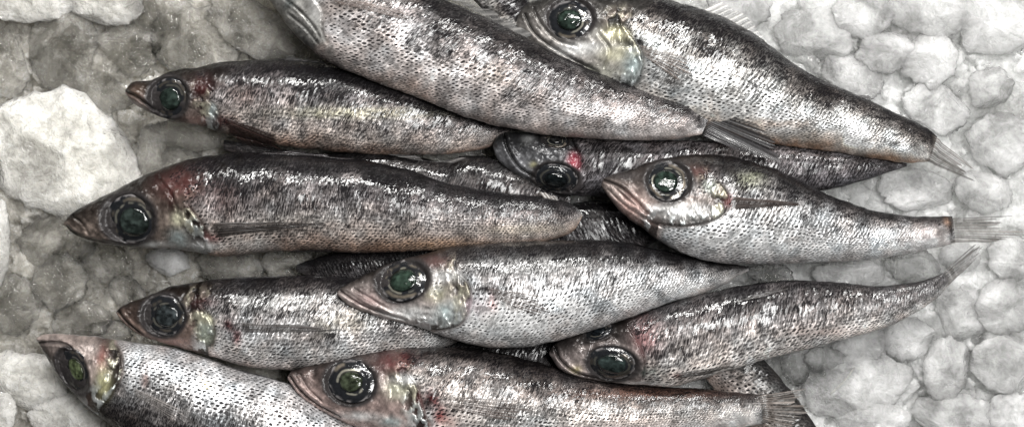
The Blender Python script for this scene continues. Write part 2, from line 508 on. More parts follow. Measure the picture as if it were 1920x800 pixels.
    def surf(q):
        q = np.atleast_2d(q); zz = np.empty(len(q)); dd = np.empty(len(q))
        for i, p in enumerate(q):
            d = (Pv[:, 0] - p[0]) ** 2 + (Pv[:, 1] - p[1]) ** 2
            j = np.argmin(d); zz[i] = Zv[j]; dd[i] = math.sqrt(d[j])
        return zz, dd

    for e in eyes:
        make_eye(root, base, surf, *e)
    for f in fins:
        make_fin(root, base, surf, **f)
    ALL.append((root, P, Zf))
    return root


def make_eye(root, base, surf, x, y, rx, ry, rot=0, pup=.52, pc=(0, 0), pcol=(.026, .034, .029), gold=.5, bulge=.28):
    nr, na = 40, 72
    r = np.linspace(0, 1, nr); a = np.linspace(0, 2 * math.pi, na, endpoint=False)
    Rr, A = np.meshgrid(r, a, indexing='ij')
    # local plane of the head
    ca, sa = math.cos(rot), math.sin(rot)
    ring = np.array([(x + 1.15 * (rx * math.cos(q) * ca - ry * math.sin(q) * sa), y + 1.15 * (rx * math.cos(q) * sa + ry * math.sin(q) * ca)) for q in np.linspace(0, 2 * math.pi, 12, endpoint=False)])
    rz, rd = surf(ring)
    ok = rd < 6
    if ok.sum() < 5: ok[:] = True
    Amat = np.c_[ring[ok] - [x, y], np.ones(ok.sum())]
    co, *_ = np.linalg.lstsq(Amat, rz[ok], rcond=None)
    co[:2] = np.clip(co[:2], -.00012, .00012)

    def place(R2, A2, hgt, cx=0, cy=0):
        lx = R2 * rx * np.cos(A2) + cx * rx; ly = R2 * ry * np.sin(A2) + cy * ry
        px = x + lx * ca - ly * sa; py = y + lx * sa + ly * ca
        z = co[0] * (px - x) + co[1] * (py - y) + co[2] + hgt
        f = (H - co[2]) / H * K
        return np.stack([(px - W2) * f, (H2 - py) * f, z], -1)
    rm = min(rx, ry) * K
    rip = .012 * np.sin(Rr * 26 + 2 * vnoise(A * 2, Rr * 3)) * sstep(.35, .6, Rr)
    hg = rm * bulge * (np.sqrt(np.clip(1 - (Rr * .97) ** 2, 0, 1)) - .30 + rip) - .0004
    V = place(Rr, A, hg).reshape(-1, 3)
    n = fbm(3 + 1.0 * np.cos(A) + x, 3 + 1.0 * np.sin(A) + Rr * 1.2 + y, 4)
    n2 = fbm(7 + 6 * Rr * np.cos(A) + x, 7 + 6 * Rr * np.sin(A), 3)
    ringm = np.exp(-((Rr - pup - .08 - .22 * (n - .5)) / .032) ** 2) * sstep(.44, .62, fbm(4 + 1.6 * np.cos(A) + y, 4 + 1.6 * np.sin(A) + x * 2, 3))
    outm = np.exp(-((Rr - .80 - .3 * (n - .5)) / .06) ** 2) * sstep(.48, .64, fbm(9 + 1.4 * np.cos(A) + y, 9 + 1.4 * np.sin(A) + x, 3)) * (.3 + 1.4 * n2)
    C = np.zeros(Rr.shape + (3,)) + np.array((.012, .013, .015))
    C += ringm[..., None] * np.array((.46, .44, .36)) * gold
    C += outm[..., None] * np.array((.26, .22, .17)) * gold
    C += (np.exp(-((Rr - .95) / .06) ** 2) * .16 * sstep(.48, .62, n2))[..., None] * np.array((1, .93, .92))
    met = (ringm * .7 + outm * .5)
    ec = bpy.data.objects.new('eye', grid_mesh('eye', V, nr, na, True, {'Col': ('FLOAT_COLOR', np.concatenate([C, np.ones(Rr.shape + (1,))], -1).reshape(-1, 4)), 'met': ('FLOAT', met.ravel())}, [EYE], shift=base))
    link(ec, root)
    # lens
    nr2 = 24
    r = np.linspace(0, 1, nr2)
    R2, A2 = np.meshgrid(r, a, indexing='ij')
    ir = pup * (1 + .10 * (vnoise(2 + 1.3 * np.cos(A2) + x, 2 + 1.3 * np.sin(A2)) - .5))
    hcen = rm * bulge * (math.sqrt(1 - (pup * .9) ** 2) - .30)
    hg = hcen + rm * bulge * .62 * (np.sqrt(np.clip(1 - R2 ** 2, 0, 1)) - .25)
    V = place(R2 * ir, A2, hg, *pc).reshape(-1, 3)
    n = fbm(5 + 3 * R2 * np.cos(A2) + x, 5 + 3 * R2 * np.sin(A2) + y, 4)
    C = .72 * np.array(pcol)[None, None] * (.15 + 3.0 * n ** 2)[..., None]
    C *= (1 - .6 * sstep(.75, 1, R2))[..., None]
    pu = bpy.data.objects.new('pupil', grid_mesh('pupil', V, nr2, na, True, {'Col': ('FLOAT_COLOR', np.concatenate([C, np.ones(R2.shape + (1,))], -1).reshape(-1, 4)), 'met': ('FLOAT', np.zeros(R2.size))}, [LENS], shift=base))
    link(pu, ec)


def make_fin(root, base, surf, name, b, tip, rays=14, z=None, colr=(.10, .085, .075), alpha=(.35, .95), fray=.25, lift=.0010, drape=True, ztip=None, curl=0.0):
    """fan of rays from base line b to tip line; drapes over the fish where it lies on it"""
    nl = 36; nc = rays * 4 + 1
    B = spline(b, nc); Tp = spline(tip, nc)
    r_ = np.random.RandomState(int(B[0, 0] * 7 + B[0, 1]) % 9999)
    ridx = np.arange(nc) / 4.0
    tri = 1 - np.abs((ridx % 1) - .5) * 2          # 0 on the membrane edges, 1 mid-ray
    ln = 1 + (np.interp(ridx, np.arange(rays + 1), r_.rand(rays + 1)) - .65) * fray
    ln -= (1 - tri) * fray * .45
    u = np.linspace(0, 1, nl)
    UU, JJ = np.meshgrid(u, np.arange(nc), indexing='ij')
    L = ln[JJ]
    q = B[JJ] + (Tp[JJ] - B[JJ]) * (UU * L)[..., None]
    spread = np.interp(ridx, np.arange(rays + 1), r_.randn(rays + 1)) * 3.4 * fray * 2
    dirn = Tp.mean(0) - B.mean(0); dirn /= np.hypot(*dirn); nrm = np.array([-dirn[1], dirn[0]])
    q = q + (UU ** 1.5 * spread[JJ])[..., None] * nrm
    q = q + (curl * UU ** 2 * 20)[..., None] * nrm
    flat = q.reshape(-1, 2)
    zz, dd = surf(flat)
    zt = ztip if ztip is not None else (z if z is not None else zz.reshape(nl, nc)[0].mean())
    z0 = z if z is not None else zz
    if drape:
        kk = sstep(2, 14, dd)
        Z = (zz + lift) * (1 - kk) + kk * (UU.ravel() * zt + (1 - UU.ravel()) * (z if z is not None else zt))
    else:
        Z = (z + (zt - z) * UU.ravel())
    Z = Z + (tri[JJ].ravel() * .00014 - .0001) * sstep(0, .1, UU.ravel())
    f = (H - np.mean(Z)) / H * K
    V = np.stack([(flat[:, 0] - W2) * f, (H2 - flat[:, 1]) * f, Z], -1)
    ray = sstep(.35, .75, tri)[JJ]
    rv = np.random.RandomState(nc).rand(rays + 2)[np.floor(ridx).astype(int)]
    C = np.array(colr)[None, None] * ((.35 + 1.0 * ray) * (.5 + rv[JJ]))[..., None] * (.7 + .6 * vnoise(JJ * .9, UU * 6))[..., None]
    a0_ = np.clip(alpha[0] * (.3 + 1.5 * np.random.RandomState(nc + 3).rand(rays + 2)), 0, 1)[np.floor(ridx + .5).astype(int)][JJ]
    al = a0_ + (alpha[1] - a0_) * ray
    al = al * (1 - .18 * UU) * sstep(0, .12, UU)
    me = grid_mesh(name, V, nl, nc, False, {'Col': ('FLOAT_COLOR', np.concatenate([C, np.ones(C.shape[:2] + (1,))], -1).reshape(-1, 4)), 'alpha': ('FLOAT', al.ravel())}, [FIN], shift=base)
    link(bpy.data.objects.new(name, me), root)


SILV = [(0, (.020, .019, .020)), (.13, (.055, .051, .051)), (.27, (.26, .245, .24)), (.43, (.64, .63, .62)), (.75, (.84, .84, .83)), (1, (.70, .67, .65))]
BROWN = [(0, (.017, .016, .017)), (.20, (.044, .039, .040)), (.40, (.13, .116, .114)), (.62, (.30, .275, .262)), (.85, (.38, .325, .29)), (1, (.29, .20, .155))]
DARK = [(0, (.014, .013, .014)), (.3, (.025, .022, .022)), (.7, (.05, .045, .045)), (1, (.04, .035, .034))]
BACK = [(0, (.04, .036, .036)), (.25, (.09, .080, .079)), (.5, (.19, .172, .165)), (.72, (.32, .30, .285)), (.88, (.55, .51, .48)), (1, (.60, .55, .51))]
RED = (.12, .022, .022); DRED = (.055, .018, .018); PINK = (.46, .30, .27); TEAL = (.42, .49, .49); YEL = (.52, .50, .37); WHITE = (.78, .78, .77); BLK = (.008, .007, .007); TAN = (.42, .27, .18)
mm = .001

# the long fish across the top, its head beyond the frame
make_fish('long mottled grey fish across the top, head cut off by the picture edge',
    U=[(430, -130), (520, -142), (620, -112), (720, -62), (840, 0), (930, 42), (990, 72), (1060, 108), (1130, 138), (1200, 163), (1280, 192), (1335, 208)],
    L=[(430, -124), (470, -70), (512, 10), (550, 60), (600, 105), (650, 132), (720, 160), (800, 190), (880, 222), (950, 240), (1040, 255), (1150, 262), (1260, 262), (1316, 252)],
    zc=[22 * mm, 21 * mm, 20 * mm, 21 * mm], ramp=[(0, (.03, .028, .028)), (.15, (.085, .076, .074)), (.32, (.23, .205, .198)), (.55, (.41, .375, .36)), (.82, (.56, .52, .50)), (1, (.44, .36, .32))],
    silver=.55, dens=(.62, .33), seed=1, blotch=.75,
    gill=[(560, -60), (590, 0), (609, 30), (609, 62), (618, 95)], headc=(.15, .147, .14), plate=False,
    groove=[([(545, 30), (575, 55), (600, 85)], 2.4, .0005, .6), ([(535, 0), (570, 28), (598, 62)], 2.4, .0005, .5), ([(560, 20), (590, 50), (605, 75)], 2, .0004, .3)],
    eyes=[(520, -75, 34, 34, 0)],
    paint=[(600, 25, (14, 28), WHITE, .6), (548, 12, (16, 16), (.05, .06, .06), .9), (570, 60, (10, 8), (.3, .3, .29), .6), (700, 45, (50, 22), BLK, .35), (790, 75, (40, 30), BLK, .4), (925, 145, (40, 28), (.10, .075, .05), .6), (1030, 185, (45, 25), BLK, .35), (660, 20, (70, 14), (.10, .075, .06), .8), (625, 35, (18, 34), (.42, .37, .35), .7)],
    fins=[dict(name='pectoral_fin', b=[(612, -12), (622, 6)], tip=[(775, 28), (772, 36)], rays=6, colr=(.14, .10, .085), alpha=(.35, .95), fray=.4),
          dict(name='tail_fin', b=[(1334, 207), (1322, 230), (1316, 253)], tip=[(1432, 236), (1462, 282), (1452, 302), (1395, 287)], rays=16, z=21 * mm, ztip=25 * mm, colr=(.030, .028, .030), alpha=(.8, 1), drape=False, fray=.18),
          dict(name='dorsal_fin', b=[(800, -22), (930, 42), (985, 70)], tip=[(850, -14), (955, 38), (1000, 70)], rays=10, z=19 * mm, drape=False, colr=(.10, .095, .09), alpha=(.6, .95), fray=.3)])

# top right fish
make_fish('silver fish at the top right with a yellow gill plate, tail on bright ice',
    U=[(962, 36), (978, 14), (1010, -2), (1060, -14), (1120, -20), (1200, -14), (1270, 3), (1330, 22), (1400, 55), (1450, 90), (1500, 127), (1560, 158), (1620, 184), (1700, 221), (1740, 242), (1757, 256)],
    L=[(962, 40), (976, 66), (1002, 94), (1042, 122), (1090, 150), (1150, 182), (1220, 212), (1290, 236), (1360, 254), (1430, 268), (1500, 277), (1570, 286), (1640, 297), (1700, 305), (1742, 303)],
    zc=[13 * mm, 13 * mm, 12.5 * mm, 11 * mm, 10 * mm], ramp=[(0, (.04, .037, .036)), (.15, (.085, .075, .07)), (.30, (.22, .20, .185)), (.48, (.50, .49, .465)), (.72, (.76, .76, .74)), (.86, (.58, .52, .46)), (1, (.34, .22, .15))],
    silver=.75, dens=(.70, .34), seed=2, gill=[(1160, 50), (1184, 82), (1198, 112), (1195, 145), (1178, 172)], headc=(.12, .112, .105),
    mouth=[(984, 30), (1000, 62), (1030, 88), (1075, 116), (1120, 140)],
    groove=[([(1000, 20), (1015, 50), (1045, 80), (1080, 92)], 2.5, .0005, .5), ([(1120, 70), (1140, 100), (1130, 130)], 2.5, .0006, .6)],
    eyes=[(1068, 38, 42, 37, .1, .55, (0, 0), (.024, .036, .029), .7)],
    paint=[(1085, 97, (44, 13), WHITE, .95), (1150, 70, (26, 13), (.60, .57, .38), .9), (1150, 108, (30, 18), YEL, .85), (1180, 130, (18, 26), TEAL, .9), (1130, 140, (40, 14), (.5, .5, .42), .6), (1195, 84, (14, 10), BLK, 1), (1112, 70, (16, 10), (.5, .48, .45), .7), (1400, 175, (60, 50), WHITE, .5), (1460, 235, (60, 10), TAN, .5), (1748, 280, (9, 34), BLK, .8)],
    fins=[dict(name='pectoral_fin', b=[(1196, 84), (1206, 104)], tip=[(1282, 100), (1300, 132), (1270, 150)], rays=9, colr=(.13, .10, .085), alpha=(.35, .85)),
          dict(name='dorsal_fin', b=[(1316, 18), (1370, 42), (1432, 82)], tip=[(1350, 2), (1400, 32), (1440, 80)], rays=11, z=9 * mm, drape=False, colr=(.36, .35, .33), alpha=(.5, .9), fray=.15),
          dict(name='adipose_fin', b=[(1608, 178), (1622, 185)], tip=[(1634, 180), (1642, 188)], rays=4, z=11 * mm, drape=False, colr=(.04, .035, .035), alpha=(.9, 1)),
          dict(name='tail_fin', b=[(1742, 250), (1740, 276), (1727, 300)], tip=[(1834, 316), (1812, 320), (1833, 342)], rays=13, z=9 * mm, ztip=7 * mm, drape=True, colr=(.10, .088, .078), alpha=(.50, .95), fray=.22)])

# upper left fish
make_fish('dark brown fish at the upper left, small open mouth, glossy back, tail hidden',
    U=[(236, 168), (250, 154), (285, 150), (318, 136), (345, 128), (372, 128), (420, 116), (520, 111), (640, 124), (760, 158), (850, 193), (930, 224), (975, 240)],
    L=[(236, 176), (250, 194), (275, 207), (310, 222), (345, 231), (390, 240), (440, 254), (520, 272), (620, 284), (720, 290), (820, 290), (900, 280), (965, 256)],
    zc=[13 * mm, 12 * mm, 12 * mm, 9 * mm], ramp=BROWN, silver=.35, dens=(.72, .45), seed=3, blotch=.5, headc=(.064, .050, .045),
    gill=[(392, 186), (412, 208), (416, 232), (404, 250)], mouth=[(240, 174), (258, 182), (275, 194), (290, 206)],
    eyes=[(320, 184, 38, 38, .2, .56, (.0, .06), (.026, .038, .032), .25)],
    paint=[(262, 172, (20, 16), (.09, .055, .035), .5), (385, 165, (22, 22), DRED, .8), (405, 215, (10, 20), TEAL, .6), (375, 228, (26, 10), PINK, .6), (430, 230, (26, 16), DRED, .8), (660, 215, (160, 12), (.42, .40, .28), .5), (470, 190, (60, 30), (.12, .07, .06), .4)],
    fins=[dict(name='pectoral_fin', b=[(424, 222), (430, 246)], tip=[(520, 250), (530, 288), (470, 292)], rays=10, colr=(.05, .028, .024), alpha=(.8, 1), z=9 * mm, ztip=7 * mm),
          dict(name='dorsal_fin', b=[(530, 113), (640, 124)], tip=[(545, 107), (655, 124)], rays=8, z=14 * mm, drape=False, colr=(.03, .028, .028), alpha=(.8, 1))])

# middle left fish
make_fish('long brown fish at the middle left, sharp snout beside the biggest white ice lump',
    U=[(120, 416), (140, 396), (200, 364), (250, 338), (290, 322), (350, 300), (430, 287), (520, 285), (600, 292), (680, 300), (760, 317), (840, 342), (920, 358), (1000, 368), (1060, 378), (1086, 390)],
    L=[(120, 420), (142, 440), (200, 457), (270, 464), (330, 466), (380, 476), (430, 481), (500, 472), (580, 470), (680, 473), (800, 471), (900, 465), (980, 458), (1040, 448), (1075, 432), (1092, 406)],
    zc=[15 * mm, 15 * mm, 16 * mm, 16 * mm], ramp=BROWN, silver=.4, dens=(.62, .40), seed=4, blotch=.55, headc=(.070, .056, .048),
    gill=[(356, 378), (380, 410), (398, 440), (400, 474)], mouth=[(126, 424), (150, 442), (190, 452), (230, 458)],
    groove=[([(300, 330), (330, 365), (345, 400)], 3, .0005, .4), ([(140, 405), (160, 420), (172, 440)], 2.5, .0004, .4)],
    eyes=[(248, 410, 50, 46, .15, .58, (.1, .1), (.030, .040, .036), .5)],
    paint=[(345, 350, (50, 36), (.085, .032, .030), .8), (420, 380, (50, 36), (.10, .055, .05), .5), (343, 412, (13, 13), YEL, 1), (342, 448, (20, 18), TEAL, 1), (400, 462, (44, 13), WHITE, .7), (410, 445, (18, 12), (.20, .06, .06), .7), (480, 458, (60, 20), (.62, .60, .58), .6), (280, 458, (60, 7), WHITE, .7), (560, 410, (90, 14), (.5, .47, .44), .4), (820, 458, (130, 15), TAN, .8), (660, 335, (20, 12), (.42, .38, .37), .6), (980, 430, (90, 12), (.52, .45, .36), .5)],
    fins=[dict(name='pectoral_fin', b=[(384, 418), (396, 446)], tip=[(612, 411), (604, 418)], rays=6, colr=(.045, .038, .035), alpha=(.75, 1), fray=.35),
          dict(name='dorsal_fin', b=[(480, 288), (600, 293)], tip=[(560, 282), (672, 300)], rays=9, z=18 * mm, ztip=19 * mm, drape=True, colr=(.045, .04, .042), alpha=(.8, 1)),
          dict(name='adipose_fin', b=[(1020, 371), (1050, 378)], tip=[(1008, 358), (1040, 366)], rays=4, z=17 * mm, drape=False, colr=(.30, .27, .25), alpha=(.7, .9)),
          dict(name='pelvic_fin', b=[(520, 470), (540, 470)], tip=[(630, 466), (640, 474)], rays=5, z=13 * mm, colr=(.05, .04, .04), alpha=(.8, 1))])

# fish wedged between, only the scaly back shows; drawn out leftward and darkened for the gap's shade
make_fish('grey scaly back of a buried fish wedged between two brown fish, head hidden',
    U=[(420, 262), (510, 276), (600, 288), (690, 281), (770, 291), (830, 303), (870, 292), (940, 300), (1010, 322), (1070, 365)],
    L=[(420, 282), (510, 310), (600, 335), (660, 350), (750, 380), (850, 405), (950, 415), (1070, 385)],
    zc=[8 * mm, 8 * mm, 8 * mm], ramp=[(0, (.035, .032, .031)), (.4, (.065, .058, .056)), (1, (.035, .03, .03))], silver=.3, dens=(.55, .5), seed=5, cell=(11, 7), plate=False,
    fins=[dict(name='dorsal_fin', b=[(700, 284), (780, 300), (850, 306)], tip=[(745, 282), (815, 304), (880, 292)], rays=8, z=14 * mm, drape=False, colr=(.06, .055, .053), alpha=(.8, 1))])

# small dark fish seen from above
make_fish('small blackish fish seen from above with both eyes showing, red spot behind its head',
    U=[(924, 268), (934, 254), (960, 246), (1000, 246), (1050, 250), (1110, 258), (1200, 262), (1300, 264), (1400, 268), (1500, 277), (1600, 288), (1660, 298), (1700, 306)],
    L=[(924, 276), (936, 304), (970, 328), (1010, 350), (1050, 364), (1110, 368), (1200, 372), (1300, 372), (1400, 368), (1500, 362), (1560, 354), (1620, 338), (1700, 312)],
    zc=[13 * mm, 12 * mm, 10 * mm, 7 * mm], ratio=(.62, .5, .5), ramp=[(0, (.13, .115, .115)), (.3, (.09, .08, .08)), (.7, (.075, .068, .07)), (1, (.05, .046, .048))], silver=.3, dens=(.55, .55), seed=6, headc=(.055, .055, .058),
    gill=[(1062, 250), (1082, 285), (1082, 320), (1066, 362)], plate=False, cell=(11, 7), wet=1.0,
    mouth=[(945, 252), (952, 280), (972, 312), (1000, 332)],
    eyes=[(1042, 264, 24, 13, .1, .5, (0, -.2), (.03, .03, .03), 1.0), (1042, 334, 42, 27, .15, .55, (0, .15), (.010, .013, .014), .25, .7)],
    paint=[(1076, 304, (13, 16), (.25, .025, .045), 1.0), (990, 262, (12, 9), (.5, .5, .5), .5), (1000, 310, (8, 6), (.3, .28, .16), .8)])

# right hand fish, head over the small one
make_fish('silver fish at the right with a pink lower jaw and a long frayed tail fin',
    U=[(1128, 342), (1136, 332), (1180, 317), (1215, 305), (1255, 295), (1330, 289), (1400, 300), (1455, 318), (1510, 342), (1560, 368), (1630, 392), (1700, 405), (1750, 406), (1785, 405)],
    L=[(1128, 348), (1140, 368), (1165, 398), (1200, 424), (1232, 448), (1280, 474), (1340, 491), (1400, 496), (1480, 494), (1560, 491), (1640, 485), (1710, 473), (1760, 463), (1791, 456)],
    zc=[25 * mm, 22 * mm, 17 * mm, 12 * mm, 10 * mm], ramp=SILV, silver=.7, dens=(.60, .36), seed=7, blotch=.3, headc=(.18, .150, .138),
    gill=[(1335, 335), (1356, 365), (1352, 395), (1328, 412), (1280, 422), (1228, 418)],
    mouth=[(1133, 338), (1160, 350), (1185, 372), (1210, 398)],
    groove=[([(1140, 356), (1170, 385), (1210, 412), (1240, 425)], 2.2, .0004, .35), ([(1150, 350), (1180, 378), (1215, 402)], 2.2, .0004, .35)],
    eyes=[(1250, 340, 40, 37, .1, .58, (-.05, 0), (.026, .040, .032), .7)],
    paint=[(1180, 395, (42, 34), (.42, .27, .24), .7), (1270, 395, (50, 16), WHITE, .9), (1325, 350, (12, 12), (.60, .64, .58), 1), (1300, 325, (26, 14), (.10, .05, .045), .7), (1360, 378, (12, 14), (.16, .05, .05), .8), (1170, 330, (36, 10), (.05, .045, .045), .7), (1400, 340, (30, 16), (.45, .46, .33), .5), (1430, 440, (120, 40), WHITE, .5), (1740, 440, (50, 20), (.50, .40, .37), .6), (1782, 430, (7, 34), BLK, 1), (1774, 418, (8, 10), (.5, .3, .2), .6)],
    fins=[dict(name='pectoral_fin', b=[(1364, 368), (1371, 393)], tip=[(1522, 382), (1512, 388)], rays=6, colr=(.06, .045, .04), alpha=(.75, 1), fray=.35),
          dict(name='anal_fin', b=[(1400, 494), (1480, 494)], tip=[(1490, 490), (1570, 491)], rays=6, z=12 * mm, drape=False, colr=(.07, .06, .06), alpha=(.7, 1)),
          dict(name='tail_fin', b=[(1774, 409), (1780, 430), (1777, 455)], tip=[(1908, 402), (1884, 418), (1916, 436), (1862, 456)], rays=14, z=10 * mm, ztip=8 * mm, drape=True, colr=(.11, .098, .088), alpha=(.35, .95), fray=.4)])

# middle fish, on top
make_fish('bright silver fish in the middle with a dotted white belly and green pupil',
    U=[(632, 546), (645, 536), (690, 512), (720, 497), (760, 485), (800, 475), (850, 462), (920, 455), (1000, 452), (1100, 450), (1180, 455), (1270, 474), (1340, 488), (1404, 499)],
    L=[(632, 552), (655, 572), (700, 590), (745, 602), (785, 612), (830, 630), (890, 646), (950, 652), (1020, 644), (1090, 625), (1160, 602), (1250, 570), (1340, 540), (1404, 507)],
    zc=[22 * mm, 22 * mm, 21 * mm, 16 * mm, 9 * mm], ramp=SILV, silver=.65, dens=(.55, .34), seed=8, blotch=.3, headc=(.20, .172, .162),
    gill=[(858, 508), (880, 535), (880, 570), (862, 604), (800, 618)],
    mouth=[(640, 545), (672, 566), (710, 583), (760, 598)],
    groove=[([(650, 545), (690, 570), (730, 586)], 2.2, .0004, .35), ([(665, 540), (700, 560), (735, 580)], 2.2, .0004, .3)],
    eyes=[(757, 525, 48, 38, -.25, .55, (-.02, -.02), (.030, .048, .036), .8)],
    paint=[(700, 560, (50, 18), (.30, .21, .20), .6), (775, 588, (50, 18), WHITE, .95), (838, 580, (20, 22), TEAL, .9), (820, 548, (24, 18), (.40, .38, .27), .8), (840, 515, (36, 12), WHITE, .6), (895, 575, (30, 24), (.50, .38, .42), .6), (908, 540, (24, 8), BLK, 1), (924, 566, (11, 22), (.24, .07, .065), .9), (940, 600, (70, 34), WHITE, .7), (1390, 503, (30, 22), (.05, .045, .045), .9), (1000, 500, (120, 18), WHITE, .35), (820, 490, (30, 14), (.12, .06, .055), .6)],  # dark tail end: shade under the right hand fish, painted in
    fins=[dict(name='pectoral_fin', b=[(908, 538), (926, 558)], tip=[(1010, 552), (1030, 580), (1025, 602)], rays=9, colr=(.085, .065, .058), alpha=(.16, .95), fray=.35),
          dict(name='anal_fin', b=[(1040, 640), (1130, 612)], tip=[(1130, 614), (1200, 588)], rays=6, z=16 * mm, drape=False, colr=(.12, .11, .11), alpha=(.7, 1))])

# lower left fish under the middle one
make_fish('dark backed fish at the lower left with a red gill, tail under another',
    U=[(219, 583), (232, 572), (270, 557), (310, 541), (350, 532), (400, 523), (460, 520), (560, 517), (660, 521), (760, 535), (850, 575), (900, 610)],
    L=[(219, 588), (236, 608), (260, 626), (300, 641), (345, 653), (400, 668), (450, 684), (520, 692), (600, 690), (700, 678), (800, 660), (900, 625)],
    zc=[13 * mm, 12 * mm, 11 * mm, 9 * mm], ramp=[(0, (.035, .032, .033)), (.18, (.09, .08, .078)), (.34, (.30, .28, .27)), (.55, (.52, .50, .49)), (.8, (.56, .54, .52)), (1, (.42, .37, .34))],
    silver=.6, dens=(.62, .40), seed=9, headc=(.09, .065, .055),
    gill=[(378, 566), (398, 592), (408, 620), (400, 650)], mouth=[(224, 584), (242, 604), (270, 626)],
    eyes=[(312, 590, 42, 38, .1, .55, (.05, 0), (.032, .038, .040), .35)],
    paint=[(392, 620, (15, 26), (.42, .46, .38), .9), (395, 596, (14, 10), YEL, .7), (438, 606, (16, 16), DRED, 1), (452, 628, (10, 18), (.17, .04, .04), .9), (390, 565, (30, 14), DRED, .6), (320, 640, (50, 10), PINK, .6), (540, 565, (90, 16), WHITE, .4), (650, 600, (70, 26), (.24, .20, .13), .6)],
    fins=[dict(name='pectoral_fin', b=[(440, 603), (447, 623)], tip=[(655, 617), (650, 622)], rays=6, colr=(.06, .052, .05), alpha=(.42, .95), fray=.5),
          dict(name='dorsal_fin', b=[(400, 524), (520, 519)], tip=[(470, 514), (640, 520)], rays=8, z=14 * mm, drape=False, colr=(.04, .037, .037), alpha=(.8, 1))])

# bottom left fish, belly uppermost
make_fish('silver fish in the bottom left corner lying belly up, snout pointing to the left edge',
    U=[(70, 632), (85, 626), (120, 625), (180, 630), (240, 640), (330, 653), (420, 682), (500, 706), (560, 728), (620, 764), (680, 800), (780, 862), (870, 930)],
    L=[(70, 638), (84, 662), (108, 702), (140, 738), (168, 764), (205, 792), (250, 822), (330, 866), (430, 910), (560, 950), (700, 970), (870, 960)],
    zc=[12 * mm, 12 * mm, 11 * mm, 10 * mm], ramp=[(0, (.03, .027, .026)), (.2, (.09, .08, .077)), (.42, (.22, .21, .205)), (.62, (.37, .365, .36)), (.85, (.54, .54, .54)), (1, (.42, .405, .40))], flip=True,
    silver=.7, dens=(.60, .36), seed=10, blotch=.3, headc=(.14, .115, .105), cell=(10.5, 6.4),
    gill=[(215, 636), (234, 665), (236, 700), (215, 738), (190, 765)], mouth=[(74, 642), (100, 640), (125, 642), (140, 650)],
    eyes=[(143, 692, 44, 27, 1.08, .5, (0, 0), (.085, .105, .055), .3)],
    paint=[(200, 665, (12, 24), (.24, .10, .085), .7), (205, 712, (15, 28), (.46, .44, .26), .9), (175, 652, (22, 12), (.40, .35, .33), .5), (100, 640, (30, 12), (.10, .085, .08), .7), (395, 717, (9, 8), (.70, .62, .34), 1), (250, 730, (14, 10), BLK, .9), (283, 705, (9, 16), (.36, .22, .19), .7), (175, 750, (20, 16), (.09, .06, .05), .7)],
    fins=[dict(name='pectoral_fin', b=[(244, 724), (250, 740)], tip=[(345, 770), (330, 788)], rays=6, colr=(.22, .2, .19), alpha=(.15, .85))])

# bottom middle fish
make_fish('fish at the bottom centre with a blood red wound behind its gill and ragged tail',
    U=[(540, 703), (552, 692), (600, 679), (650, 667), (700, 657), (760, 650), (820, 650), (900, 655), (980, 670), (1060, 695), (1150, 715), (1250, 725), (1350, 731), (1434, 740)],
    L=[(540, 710), (560, 738), (590, 762), (640, 788), (700, 812), (800, 842), (900, 852), (1000, 852), (1150, 840), (1300, 816), (1380, 802), (1440, 792)],
    zc=[16 * mm, 14 * mm, 11 * mm, 9 * mm, 9 * mm], ramp=[(0, (.07, .058, .055)), (.12, (.17, .145, .135)), (.28, (.36, .32, .295)), (.5, (.54, .51, .48)), (.8, (.64, .62, .60)), (1, (.55, .5, .47))],
    silver=.55, dens=(.52, .36), seed=11, blotch=.35, headc=(.165, .125, .115),
    gill=[(762, 690), (782, 716), (790, 745), (800, 775), (812, 800)], mouth=[(545, 705), (565, 730), (595, 755), (640, 778)],
    groove=[([(565, 700), (580, 725), (605, 748)], 2.2, .0004, .4)],
    eyes=[(660, 714, 47, 40, .1, .48, (-.02, 0), (.045, .055, .035), 1.0)],
    paint=[(745, 675, (40, 20), (.12, .04, .04), .7), (640, 738, (16, 9), (.22, .04, .025), .8), (812, 742, (26, 22), (.085, .012, .012), 1), (830, 775, (16, 24), (.17, .022, .022), 1), (806, 745, (12, 10), BLK, 1), (745, 725, (24, 18), (.42, .42, .33), .8), (735, 785, (30, 12), TEAL, .8), (675, 775, (40, 10), WHITE, .7), (770, 705, (30, 10), WHITE, .6), (845, 785, (22, 14), (.6, .42, .38), .6), (1200, 735, (160, 12), (.14, .07, .05), .7), (1432, 765, (7, 34), BLK, .9), (1180, 790, (150, 20), (.56, .47, .43), .6)],
    fins=[dict(name='pectoral_fin', b=[(812, 740), (824, 760)], tip=[(960, 748), (985, 768), (950, 790)], rays=10, colr=(.085, .062, .055), alpha=(.16, .95), fray=.35),
          dict(name='tail_fin', b=[(1420, 742), (1427, 765), (1427, 792)], tip=[(1534, 720), (1492, 748), (1530, 764), (1506, 790), (1462, 806)], rays=15, z=11 * mm, ztip=13 * mm, drape=True, colr=(.13, .112, .10), alpha=(.55, 1), fray=.4)])

